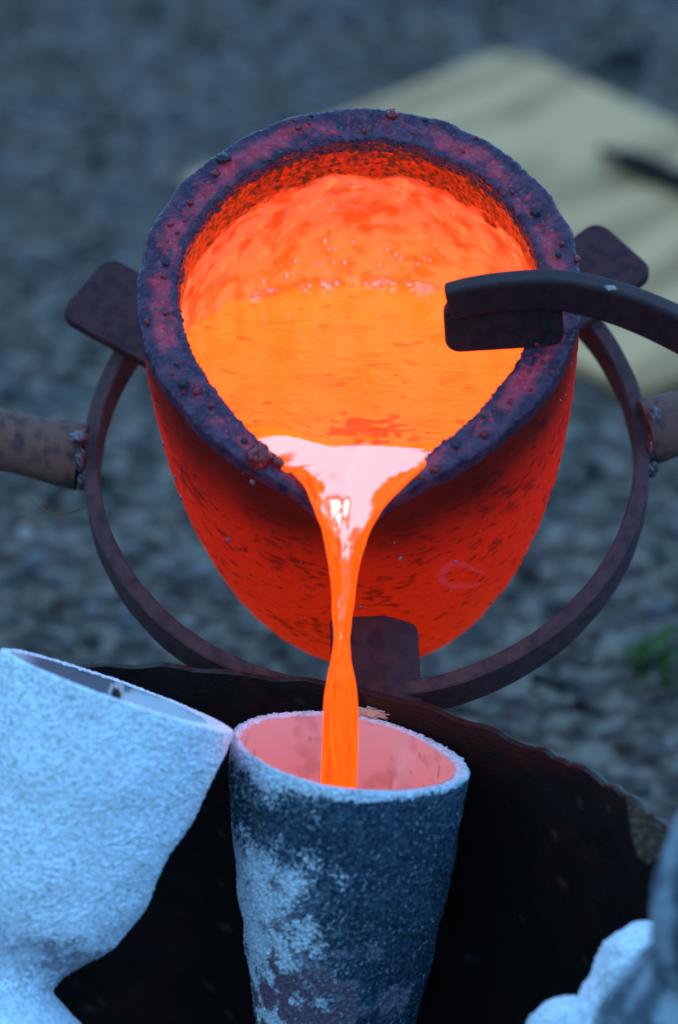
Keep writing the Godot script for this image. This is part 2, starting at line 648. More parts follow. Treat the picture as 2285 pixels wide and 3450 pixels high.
	var dull := mat(lin(0.03, 0.026, 0.035), 0.3)
	var ball := blob(Vector3.ONE, 0.22, 1.3, 20, 12)
	var beads := [[130.5, 0.1438, 0.0050], [135.6, 0.1380, 0.0029], [80.6, 0.1457, 0.0041], [26.2, 0.1359, 0.0041], [-147.1, 0.1404, 0.0038], [-142.9, 0.1366, 0.0032], [170.6, 0.1333, 0.0026], [175.2, 0.1332, 0.0026], [-116.1, 0.1509, 0.0082], [-111.3, 0.1493, 0.0044], [-122.0, 0.1444, 0.0026], [7.6, 0.1503, 0.0024], [9.9, 0.1379, 0.0021], [35.9, 0.1308, 0.0015], [102.8, 0.1485, 0.0015], [-63.3, 0.1435, 0.0035], [-71.2, 0.1549, 0.0035], [-74.8, 0.1570, 0.0029], [-43.2, 0.1385, 0.0024], [-16.8, 0.1290, 0.0018], [-22.0, 0.1290, 0.0024], [-169.8, 0.1460, 0.0021], [176.6, 0.1211, 0.0021], [5.8, 0.1303, 0.0024], [71.5, 0.1470, 0.0018], [148.2, 0.1366, 0.0024], [157.3, 0.1400, 0.0024], [-28.9, 0.1473, 0.0018], [-55.3, 0.1461, 0.0026]]
	for i in 26:
		beads.append([rng.randf_range(-58, 238), rng.randf_range(0.130, 0.148), rng.randf_range(0.0010, 0.0022)])
	for b in beads:
		var phi := deg_to_rad(b[0])
		var at := cru(lip_dip(phi) - float(b[2]) * 0.12, b[1], phi)
		var bs := Basis.from_euler(Vector3(rng.randf() * 6, rng.randf() * 6, 0)).scaled(Vector3(1, rng.randf_range(0.75, 1.1), rng.randf_range(0.85, 1.25)) * float(b[2]))
		part("slag_bead", ball, glass if rng.randf() < 0.7 else dull, c, Transform3D(bs, at - RIM))
	# specks of spatter on the outside, too small to pick apart
	var mm := MultiMesh.new()
	mm.transform_format = MultiMesh.TRANSFORM_3D
	mm.mesh = ball
	mm.instance_count = 60
	for i in mm.instance_count:
		var phi := deg_to_rad(rng.randf_range(-175, -5))
		var z := rng.randf_range(0.02, 0.36)
		var s := lerpf(0.0005, 0.0022, pow(rng.randf(), 4.0))
		mm.set_instance_transform(i, Transform3D(Basis.from_scale(Vector3.ONE * s), cru(z, outer_r(z, phi), phi) - RIM))
	var sp := MultiMeshInstance3D.new()
	sp.name = "spatter"
	sp.multimesh = mm
	sp.material_override = mat(lin(0.16, 0.13, 0.15), 0.3, 0.5)
	sp.set_meta("kind", "stuff")
	c.add_child(sp, true)


# ---------------------------------------------------------------- molten metal
func molten(tex: Texture2D = null) -> StandardMaterial3D:
	var m := mat(lin(0.60, 0.36, 0.30), 0.15, 1.0)
	m.emission_enabled = true
	if tex:
		m.emission_texture = tex
	else:
		m.emission = lin(1.0, 0.062, 0.004)
	m.emission_energy_multiplier = 1.45
	return m


func make_metal() -> void:
	var t := thing("glowing_molten_metal", "glowing orange molten metal filling the tipped crucible and pouring in a stream", "molten metal", RIM)
	var local := Transform3D(Basis(), -RIM)
	# the pool: from a middle point out to where the level meets the wall
	var mid := Vector3(0.012, LEVEL, -0.05)
	var n := 220
	var reach := PackedFloat32Array()
	for i in n + 1:
		var a := float(i % n) / n * TAU
		var dir := Vector3(cos(a), 0, sin(a))
		var r := 0.02
		while r < 0.25:
			var w := mid + dir * r - RIM
			var z := -w.dot(AXN)
			var x := w.dot(AX1)
			var y := w.dot(AX2)
			var rad := sqrt(x * x + y * y)
			if z < -0.001 or rad > inner_r(z, atan2(y, x)) or (mid + dir * r).z > 0.098 - 0.034 * smoothstep(0.005, -0.055, (mid + dir * r).x):
				break
			r += 0.0007
		reach.append(r)
	var dross := picture(512, 512, func(u: float, v: float) -> Color:
		var p := Vector3(u * 0.32 - 0.15, 0, v * 0.40 - 0.25)
		var base := Color(1.0, 0.128, 0.009)
		var w1 := nf.get_noise_3d(p.x * 20, 0.3, p.z * 24)
		var vein := 1.0 - smoothstep(0.0, 0.05, absf(nf.get_noise_3d(p.x * 22 + 5.0, 1.3, p.z * 26)))
		base = base.lerp(Color(1.0, 0.085, 0.004), 0.55 * smoothstep(0.1, 0.45, w1) + 0.22 * vein)
		# islands of cooler skin near the lip and a few flecks
		var isl := Vector2((p.x - 0.020) / 0.027, (p.z - 0.074) / 0.024).length()
		var f := smoothstep(0.05, -0.05, isl - 0.80 + 0.75 * n3(nb, p, 95.0) + 0.2 * n3(na, p, 260.0))
		var fleck := smoothstep(0.70, 0.76, n3(nb, p, 55.0))
		base = base.lerp(Color(0.75, 0.034, 0.0015), maxf(f, fleck * 0.6))
		return base)
	var pm := molten(dross)
	pm.roughness_texture = null
	var pool := grid(n, 70, true, func(u: float, v: float) -> Vector3:
		var a := u * TAU
		var r := reach[int(round(u * n)) % n] + 0.0035
		var e := 1.0 - pow(1.0 - v, 1.6)
		var p := mid + Vector3(cos(a), 0, sin(a)) * r * e
		var near := smoothstep(0.93, 1.0, e)
		var climb := 0.0032 * near * near * (0.7 + 0.8 * n3(nb, p, 55.0)) * smoothstep(0.07, 0.03, p.z)
		p.y += climb + 0.00035 * n3(na, Vector3(p.x, 0, p.z * 1.8), 60.0) + 0.00012 * n3(nb, p, 240.0)
		return p, false)
	var arr := pool.surface_get_arrays(0)
	var uv := PackedVector2Array()
	for p in (arr[Mesh.ARRAY_VERTEX] as PackedVector3Array):
		uv.append(Vector2((p.x + 0.15) / 0.32, (p.z + 0.25) / 0.40))
	arr[Mesh.ARRAY_TEX_UV] = uv
	pool = ArrayMesh.new()
	pool.add_surface_from_arrays(Mesh.PRIMITIVE_TRIANGLES, arr)
	part("metal_pool", pool, pm, t, local)
	# the stream: middle x, y, z and half width at stations from the pool over the lip and down
	var S := [[0.0101, 0.5452, 0.0600, 0.0850], [0.0100, 0.5461, 0.0830, 0.0767], [0.0108, 0.5462, 0.0960, 0.0706], [0.0100, 0.5443, 0.1089, 0.0585], [0.0113, 0.5386, 0.1206, 0.0454], [0.0102, 0.5290, 0.1296, 0.0333], [0.0067, 0.5188, 0.1395, 0.0246], [0.0051, 0.5071, 0.1457, 0.0177], [0.0042, 0.4947, 0.1495, 0.0135], [0.0033, 0.4820, 0.1522, 0.0106], [0.0031, 0.4688, 0.1539, 0.0084], [0.0028, 0.4555, 0.1552, 0.0073], [0.0024, 0.4410, 0.1535, 0.0064], [0.0019, 0.4282, 0.1557, 0.0056], [0.0014, 0.4154, 0.1579, 0.0066], [0.0014, 0.4025, 0.1598, 0.0092], [0.0012, 0.3896, 0.1616, 0.0111], [0.0011, 0.3767, 0.1634, 0.0119], [0.0009, 0.3638, 0.1649, 0.0121], [0.0006, 0.3509, 0.1663, 0.0122], [0.0002, 0.3379, 0.1676, 0.0122], [-0.0001, 0.3249, 0.1687, 0.0120], [-0.0001, 0.2990, 0.1707, 0.0121], [-0.0001, 0.2700, 0.1722, 0.0121], [-0.0001, 0.2380, 0.1738, 0.0125]]
	var stream := grid(96, 320, true, func(u: float, v: float) -> Vector3:
		var k := v * (S.size() - 1)
		var i := mini(int(k), S.size() - 2)
		var f := k - i
		var A: Array = S[maxi(i - 1, 0)]
		var B: Array = S[i]
		var C: Array = S[i + 1]
		var D: Array = S[mini(i + 2, S.size() - 1)]
		var c := Vector3(B[0], B[1], B[2]).cubic_interpolate(Vector3(C[0], C[1], C[2]), Vector3(A[0], A[1], A[2]), Vector3(D[0], D[1], D[2]), f)
		var hw: float = cubic_interpolate(B[3], C[3], A[3], D[3], f)
		# the surface begins to fall sooner towards the left wall
		var early := 3.2 * smoothstep(0.0, -0.9, cos(u * TAU)) * smoothstep(4.5, 1.0, k)
		var k2 := k + early
		var i2 := mini(int(k2), S.size() - 2)
		c.y = lerpf(c.y, lerpf(S[i2][1], S[i2 + 1][1], k2 - i2), smoothstep(0.0, 0.4, early) * 0.8)
		var along := (Vector3(0, C[1], C[2]) - Vector3(0, B[1], B[2])).normalized()
		var along2 := (Vector3(0, D[1], D[2]) - Vector3(0, B[1], B[2])).normalized()
		along = along.lerp(along2, f * 0.7).normalized()
		var up := Vector3(1, 0, 0).cross(-along).normalized()
		if up.dot(Vector3(0, 0.6, 0.8)) < 0:
			up = -up
		var a := u * TAU
		var thick := lerpf(0.0075, minf(hw * 0.62, 0.0075), smoothstep(0.2, 0.42, v))
		var x := cos(a)
		var y := sin(a)
		var sq := pow(absf(y), 0.8) * signf(y)
		# the surface sits at the station's height; the body hangs below it in the lip and round it in the fall
		var lift := lerpf(-1.0, -0.15, smoothstep(0.135, 0.26, v))
		var p := c + Vector3(1, 0, 0) * hw * x + up * thick * (sq + lift)
		var rip := 0.0016 * nf.get_noise_3d(p.x * 62 + 3.0, p.y * 24, p.z * 24) + 0.0007 * nb.get_noise_3d(p.x * 170, p.y * 45, 1.0)
		var amount := smoothstep(0.10, 0.42, v) * (1.0 - 0.75 * smoothstep(0.46, 0.62, v))
		var groove := smoothstep(0.10, 0.2, v) * smoothstep(0.5, 0.3, v) * 0.0010 * cos(x * 5.5)
		return p + (up * y + Vector3(1, 0, 0) * x * 0.5) * rip * amount * 1.4 + up * groove * maxf(y, 0.0), true)
	# clean metal shows where the skin tears open on the lip: its left and right edge at each station
	var clean := [[-1.0, 0.95], [-1.0, 0.95], [-1.0, 0.92], [-1.0, 0.86], [-0.72, 0.84], [-0.56, 0.50], [-0.72, 0.62], [-0.62, 0.70], [-0.22, 0.45], [-0.20, 0.32], [0.05, 0.45], [-0.55, 0.25], [-0.30, 0.12], [-0.15, -0.1]]
	var open := func(u: float, v: float) -> float:
		var k := v * (S.size() - 1)
		var x := cos(u * TAU)
		var front := sin(u * TAU)
		var q := Vector3(x * 1.3, v * 9.0, front)
		var ragged := 0.13 * n3(nf, q, 2.2) + 0.07 * n3(nb, q, 7.0)
		if k > 12.9 or front < -0.2:
			return 0.0
		var i := mini(int(k), 12)
		var l := lerpf(clean[i][0], clean[i + 1][0], k - i)
		var r := lerpf(clean[i][1], clean[i + 1][1], k - i)
		var begin := lerpf(-0.8, 1.9, smoothstep(-0.5, 0.12, x)) + ragged * 1.2
		var inside := minf(minf((x - l) * 4.0 + 0.5, (r - x) * 4.0 + 0.5), (k - begin) * 3.0) + ragged * 4.0
		return smoothstep(0.2, 0.6, inside)
	var sm := molten(picture(256, 512, func(u: float, v: float) -> Color:
		var q := Vector3(cos(u * TAU), v * 8.0, sin(u * TAU))
		var c := Color(1.0, 0.118, 0.009).lerp(Color(1.0, 0.092, 0.004), smoothstep(0.06, 0.16, v + 0.03 * n3(nb, q, 3.0)))
		c = c.lerp(Color(1.0, 0.135, 0.010), 0.6 * smoothstep(0.15, 0.4, nf.get_noise_3d(q.x * 3.5 + 9.0, q.y * 0.8, q.z * 3.5)))
		c = c.lerp(Color(0.9, 0.060, 0.003), 0.85 * smoothstep(0.2, 0.5, nf.get_noise_3d(q.x * 2.5, q.y * 0.9, q.z * 2.5)))
		return c))
	sm.albedo_color = Color.WHITE
	sm.albedo_texture = picture(256, 512, func(u: float, v: float) -> Color:
		return Color(0.16, 0.035, 0.008).lerp(Color(0.60, 0.36, 0.30), open.call(u, v)))
	part("pouring_stream", stream, sm, t, local)
	# blobs added along the pool's back edge to catch sky glints; droplets cling above
	var edge_at := func(x: float) -> Vector3:
		var best := Vector3.ZERO
		var miss := 9.0
		for i in n:
			var a := float(i) / n * TAU
			if sin(a) > -0.3:
				continue
			var p := mid + Vector3(cos(a), 0, sin(a)) * reach[i]
			if absf(p.x - x) < miss:
				miss = absf(p.x - x)
				best = p
		return best
	var k_ := 0
	for q in [[-0.049, 0.019, 0.0040, 0.10], [-0.026, 0.006, 0.0030, 0.3], [-0.006, 0.009, 0.0036, -0.05], [0.030, 0.012, 0.0036, 0.03], [0.058, 0.014, 0.0032, -0.06]]:
		k_ += 1
		var at: Vector3 = edge_at.call(q[0])
		var slide: Vector3 = (edge_at.call(q[0] + 0.012) - edge_at.call(q[0] - 0.012)).normalized()
		var basis := Basis(slide, Vector3.UP, slide.cross(Vector3.UP)) * Basis.from_euler(Vector3(0, 0, q[3])) * Basis.from_scale(Vector3(q[1] * 1.15, q[2] * 1.3, 0.006))
		part("glint_ridge", blob(Vector3.ONE, 0.22, 1.7, 40, 20, Vector3(k_ * 5.3, 0, 0)), molten(), t, Transform3D(basis, at + Vector3(0, 0.0015, 0.004) - RIM))
	var drop := blob(Vector3.ONE, 0.2, 1.2, 16, 10)
	for i in 34:
		var phi := deg_to_rad(rng.randf_range(68, 128))
		var z := rng.randf_range(0.125, 0.185)
		var s := lerpf(0.0008, 0.0026, pow(rng.randf(), 2.0))
		part("metal_droplet", drop, molten(), t, Transform3D(Basis.from_scale(Vector3(s * 1.2, s, s)), cru(z, inner_r(z, phi) - 0.001, phi) - RIM))
	# metal already caught in the mould below
	var caught := grid(40, 10, true, func(u: float, v: float) -> Vector3:
		return Vector3(0.002 + cos(u * TAU) * v * 0.066, 0.245 + 0.0015 * sin(v * 20.0), 0.168 + sin(u * TAU) * v * 0.066), false)
	part("caught_metal", caught, molten(), t, local)
	# the light that the metal gives off
	for y in [0.48, 0.40, 0.34, 0.28]:
		var l := OmniLight3D.new()
		l.name = "stream_light"
		l.light_color = Color(1.0, 0.34, 0.12)
		l.light_energy = 0.003
		l.light_size = 0.004
		l.omni_range = 4.0
		l.omni_attenuation = 2.0
		l.shadow_enabled = true
		l.position = Vector3(0.001, y, lerpf(0.1435, 0.168, clampf((0.48 - y) / 0.16, 0, 1))) - RIM
		t.add_child(l, true)


# ---------------------------------------------------------------- pouring shank
func steel(tone := Color(0.062, 0.033, 0.036), rough := 0.6) -> StandardMaterial3D:
	var m := mat(Color.WHITE, rough, 0.0, 0.02, 9.0, noise_tex(0.06, 512, 5, 61))
	var lo := Color(tone.r * 0.72, tone.g * 0.72, tone.b * 0.8)
	var hi := Color(tone.r * 1.15, tone.g * 1.15, tone.b * 1.15)
	tri_color(m, ramp_tex([[0.0, Color(0.02, 0.015, 0.022).linear_to_srgb()], [0.33, lo.linear_to_srgb()], [0.5, tone.linear_to_srgb()], [0.62, Color(tone.r * 1.5, tone.g * 1.15, tone.b).linear_to_srgb()], [0.68, hi.linear_to_srgb()], [1.0, hi.linear_to_srgb()]], 0.014, 512, 5, 62), 9.0)
	return m


func make_shank() -> void:
	var centre := RIM - AXN * 0.206
	var s := thing("pouring_shank", "rusty steel pouring shank with round ring and pipe handles carrying the crucible", "pouring shank", centre)
	var scale_steel := steel()
	# ring: a flat strap, wide along the crucible's axis
	var outline := PackedVector2Array([Vector2(0, 0.0012), Vector2(0.0012, 0), Vector2(0.0102, 0), Vector2(0.0114, 0.0012), Vector2(0.0114, 0.0318), Vector2(0.0102, 0.033), Vector2(0.0012, 0.033), Vector2(0, 0.0318)])
	var frames := []
	for k in 240:
		var a := k / 240.0 * TAU
		var dir := AX1 * cos(a) + AX2 * sin(a)
		var wob := 0.0004 * n3(na, dir, 6.0)
		frames.append(Transform3D(Basis(dir, -AXN, dir.cross(-AXN)), dir * (0.2044 - 0.0114 + wob)))
	part("ring_band", sweep(outline, frames, true), scale_steel, s)
	# three flat tabs welded to the front of the ring, at which the crucible rests
	var tab_steel := steel(Color(0.044, 0.017, 0.021), 0.55)
	for a in [146.0, 41.0, -88.0]:
		var ph := deg_to_rad(a)
		var dir := AX1 * cos(ph) + AX2 * sin(ph)
		var side := AXN.cross(dir)
		var b := Basis(side, dir, AXN)
		if a < 0:
			# the lower tab is bent: its right part is folded back
			var fr := []
			for k in 64:
				var f := k / 63.0
				var x := lerpf(0.031, -0.031, f)
				var back := 0.016 * pow(maxf(0.0, (x - 0.007) / 0.024), 1.2)
				var d := maxf(0.0, 0.005 - (0.031 - absf(x)))
				var cut := 0.005 - sqrt(maxf(0.0, 0.005 * 0.005 - d * d))
				fr.append(Transform3D(Basis(dir * (0.106 - cut) / 0.106, AXN, dir.cross(AXN)), side * x + dir * (0.196 + cut / 2.0) + AXN * (0.004 - back)))
			var ol := PackedVector2Array()
			for q in rounded(0.106, 0.007, 0.0015, 2):
				ol.append(q)
			part("support_tab", sweep(ol, fr, false), tab_steel, s)
		else:
			part("support_tab", plate(rounded(0.063, 0.108, 0.012, 6), 0.009, 0.0013), tab_steel, s, Transform3D(b, dir * (0.1965 if a > 90 else 0.2015) + AXN * 0.0056))
	# pipe handles with a flared collar where they meet the ring
	var pipe := steel(Color(0.108, 0.060, 0.050), 0.75)
	var left: Array = []
	for k in 12:
		left.append(Vector3(-0.205 - k * 0.035, -0.0145 + k * 0.0058, -0.018 - k * 0.006))
	var h1 := part("handle_pipe", tube(left, func(t: float) -> float: return 0.0222 + 0.0025 * smoothstep(0.12, 0.0, t), 40, 0.01), pipe, s)
	h1.set_meta("label", "brown pipe handle on the left")
	var right: Array = []
	for k in 12:
		right.append(Vector3(0.203 + k * 0.035, 0.008 + k * 0.0088, -0.012 - k * 0.006))
	part("handle_pipe", tube(right, func(t: float) -> float: return 0.0216 + 0.003 * smoothstep(0.1, 0.0, t), 40, 0.01), pipe, s)
	var bead := mat(lin(0.13, 0.10, 0.11), 0.35, 0.7, 0.03, 40.0, noise_tex(0.08, 256, 3, 71))
	for q in [[-0.2060, 0.0085, 0.000, 0.007, 0.004], [-0.2050, -0.008, 0.004, 0.004, 0.009], [-0.2040, -0.024, 0.002, 0.004, 0.008], [0.2065, 0.024, 0.002, 0.006, 0.008], [0.2065, 0.004, 0.006, 0.005, 0.010], [0.2055, -0.014, 0.002, 0.005, 0.007]]:
		part("weld_bead", blob(Vector3(q[3], q[4], 0.005), 0.35, 2.2, 24, 14, Vector3(q[1] * 90, 0, 0)), bead, s, Transform3D(Basis(), Vector3(q[0], q[1], q[2])))


func make_clamp() -> void:
	var c := thing("holding_arm", "dark bent steel holding arm resting its pad on the crucible rim", "clamp", Vector3(0.15, 0.63, 0.045))
	var at := c.position
	var dark := steel(Color(0.022, 0.010, 0.012), 0.5)
	# bar: middle of the section along its length
	var pts := [Vector3(0.0725, 0.6265, 0.046), Vector3(0.092, 0.6312, 0.046), Vector3(0.120, 0.6345, 0.046), Vector3(0.148, 0.6345, 0.046), Vector3(0.177, 0.6285, 0.047), Vector3(0.203, 0.6195, 0.048), Vector3(0.230, 0.6070, 0.050), Vector3(0.262, 0.590, 0.052), Vector3(0.30, 0.565, 0.055)]
	var fr := []
	for k in 49:
		var f := k / 48.0 * (pts.size() - 1)
		var i := mini(int(f), pts.size() - 2)
		var p: Vector3 = pts[i].cubic_interpolate(pts[i + 1], pts[maxi(i - 1, 0)], pts[mini(i + 2, pts.size() - 1)], f - i)
		var tan: Vector3 = (pts[i].cubic_interpolate(pts[i + 1], pts[maxi(i - 1, 0)], pts[mini(i + 2, pts.size() - 1)], minf(f - i + 0.02, 1.0)) - pts[i].cubic_interpolate(pts[i + 1], pts[maxi(i - 1, 0)], pts[mini(i + 2, pts.size() - 1)], maxf(f - i - 0.02, 0.0))).normalized()
		var lean := Vector3(0, -0.22, 1).normalized()
		var up := lean.cross(tan).normalized()
		if up.y < 0:
			up = -up
		var g := lerpf(0.86, 1.12, k / 48.0)
		if k == 0:
			g *= 0.8
		fr.append(Transform3D(Basis(tan.cross(up) * g * -1.0, up * g, tan), p - at))
	part("bar", sweep(rounded(0.018, 0.0255, 0.0030, 3), fr, false), dark, c)
	# pad under the bar
	var pad := plate(rounded(0.080, 0.037, 0.010, 6), 0.012, 0.0016)
	var pb := Basis.from_euler(Vector3(deg_to_rad(8), 0, deg_to_rad(4.0)))
	part("pad", pad, dark, c, Transform3D(pb, Vector3(0.1105, 0.6095, 0.0395) - at))
	part("weld_bead", blob(Vector3(0.005, 0.0018, 0.003), 0.4, 2.0), mat(lin(0.22, 0.2, 0.18), 0.4, 0.5), c, Transform3D(Basis(), Vector3(0.180, 0.6385, 0.0535) - at))


# ---------------------------------------------------------------- ceramic shell moulds
func stucco_material() -> StandardMaterial3D:
	var m := mat(Color.WHITE, 0.95, 0.0, 0.055, 28.0, noise_tex(0.07, 512, 3, 91))
	m.vertex_color_use_as_albedo = true
	return m


func grain(p: Vector3) -> float:
	return 0.00055 * cell.get_noise_3d(p.x * 380, p.y * 380, p.z * 380) + 0.0004 * n3(na, p, 300.0) + 0.00035 * n3(nb, p, 600.0)


func white_stucco(p: Vector3) -> Color:
	# pale stucco: coarse sand grains, some greyer, a few dark
	var g := n3(na, p, 300.0) * 0.5 + n3(nb, p, 560.0) * 0.5 + 0.25 * n3(nb, p, 120.0)
	var c := Color(0.42, 0.50, 0.55).lerp(Color(0.65, 0.78, 0.92), smoothstep(-0.45, 0.35, g))
	var fleck := smoothstep(0.60, 0.75, n3(na, p + Vector3(3, 1, 2), 240.0))
	return c.lerp(Color(0.16, 0.18, 0.20), fleck * 0.7)


func make_left_mould() -> void:
	var n := Vector3(0.335, 0.875, -0.345).normalized()
	var e1 := (Vector3(1, 0, 0) - n * n.x).normalized()
	var e2 := n.cross(e1)
	var M := Vector3(-0.1455, 0.4065, 0.19)
	var t := thing("shell_mould", "large white stucco shell mould leaning at the left with its mouth tipped away", "mould", M, "ceramic shell moulds standing in the drum")
	var K := 0.000287
	var prof := [[0, 280], [30, 279], [146, 271], [331, 240], [451, 222], [560, 186], [634, 128], [690, 95], [707, 92], [730, 130], [770, 205], [830, 250], [930, 270], [1100, 260]]
	var radius := func(d: float) -> float:
		var q := d / K
		for i in prof.size() - 1:
			if q <= prof[i + 1][0]:
				var f: float = (q - prof[i][0]) / float(prof[i + 1][0] - prof[i][0])
				return K * cubic_interpolate(prof[i][1], prof[i + 1][1], prof[maxi(i - 1, 0)][1], prof[mini(i + 2, prof.size() - 1)][1], clampf(f, 0, 1))
		return K * 260.0
	var sm := stucco_material()
	var depth := 1100 * K
	var body := grid(520, 420, true, func(u: float, v: float) -> Vector3:
		var a := u * TAU
		var dir := e1 * cos(a) + e2 * sin(a)
		var d := v * depth
		var r: float = radius.call(d)
		var p := -n * d + dir * r
		var big := 0.0022 * n3(nb, p + M, 22.0)
		return p + dir * (big + 2.1 * grain(p + M)), true,
	func(_u: float, v: float, p: Vector3) -> Color:
		var c := white_stucco(p)
		# a brownish grey stain where the cup narrows to its sprue
		var st := smoothstep(0.15, 0.45, 0.8 * n3(nf, p, 60.0) + 0.75 - absf(v * 1100 - 625) / 95.0 + 0.6 * n3(na, p, 260.0))
		st *= smoothstep(-0.03, 0.03, p.dot(e1) + 0.02 * n3(nb, p, 50.0))
		return c.lerp(Color(0.12, 0.085, 0.13), st * 0.75))
	part("shell", body, sm, t)
	var lip := grid(360, 10, true, func(u: float, v: float) -> Vector3:
		var a := u * TAU
		var dir := e1 * cos(a) + e2 * sin(a)
		var r := lerpf(280 * K, (258 - 36 * smoothstep(0.2, 1.0, cos(a))) * K, v)
		var p := n * (0.0015 * sin(v * PI)) + dir * r
		return p + dir * (0.0022 * n3(nb, p + M, 22.0) + 1.2 * grain(p + M)) + n * 0.9 * grain(p + M), true, func(_u: float, _v: float, p: Vector3) -> Color: return white_stucco(p))
	part("rim", lip, sm, t)
	var gm := mat(Color.WHITE, 0.5)
	gm.vertex_color_use_as_albedo = true
	var inside := grid(200, 100, true, func(u: float, v: float) -> Vector3:
		var a := u * TAU
		var dir := e1 * cos(a) + e2 * sin(a)
		var d := v * 620 * K
		var r: float = maxf(radius.call(d) - (22 + 36 * smoothstep(0.2, 1.0, cos(a))) * K, 0.004)
		if v > 0.98:
			r = 0.002
		return -n * d + dir * r, false,
	func(u: float, v: float, p: Vector3) -> Color:
		# smooth pale lining with a grey graphite stain and a ring mark on its far side
		var x := p.dot(e1) / K
		var g := smoothstep(-0.1, 0.2, n3(nf, p, 30.0) * 0.6 + (20.0 - x) / 160.0) * smoothstep(-260.0, -190.0, x)
		var c := Color(0.58, 0.62, 0.70).lerp(Color(0.13, 0.15, 0.18), g)
		var y := -p.dot(n) / K
		var ring := Vector2((x + 10.0) / 20.0, (y - 42.0) / 40.0).length()
		if p.dot(e2) > 0.0 or true:
			c = c.lerp(Color(0.5, 0.5, 0.52), smoothstep(0.25, 0.1, absf(ring - 0.9)))
			c = c.lerp(Color(0.03, 0.03, 0.035), smoothstep(0.75, 0.6, ring))
		return c)
	part("lining", inside, gm, t)


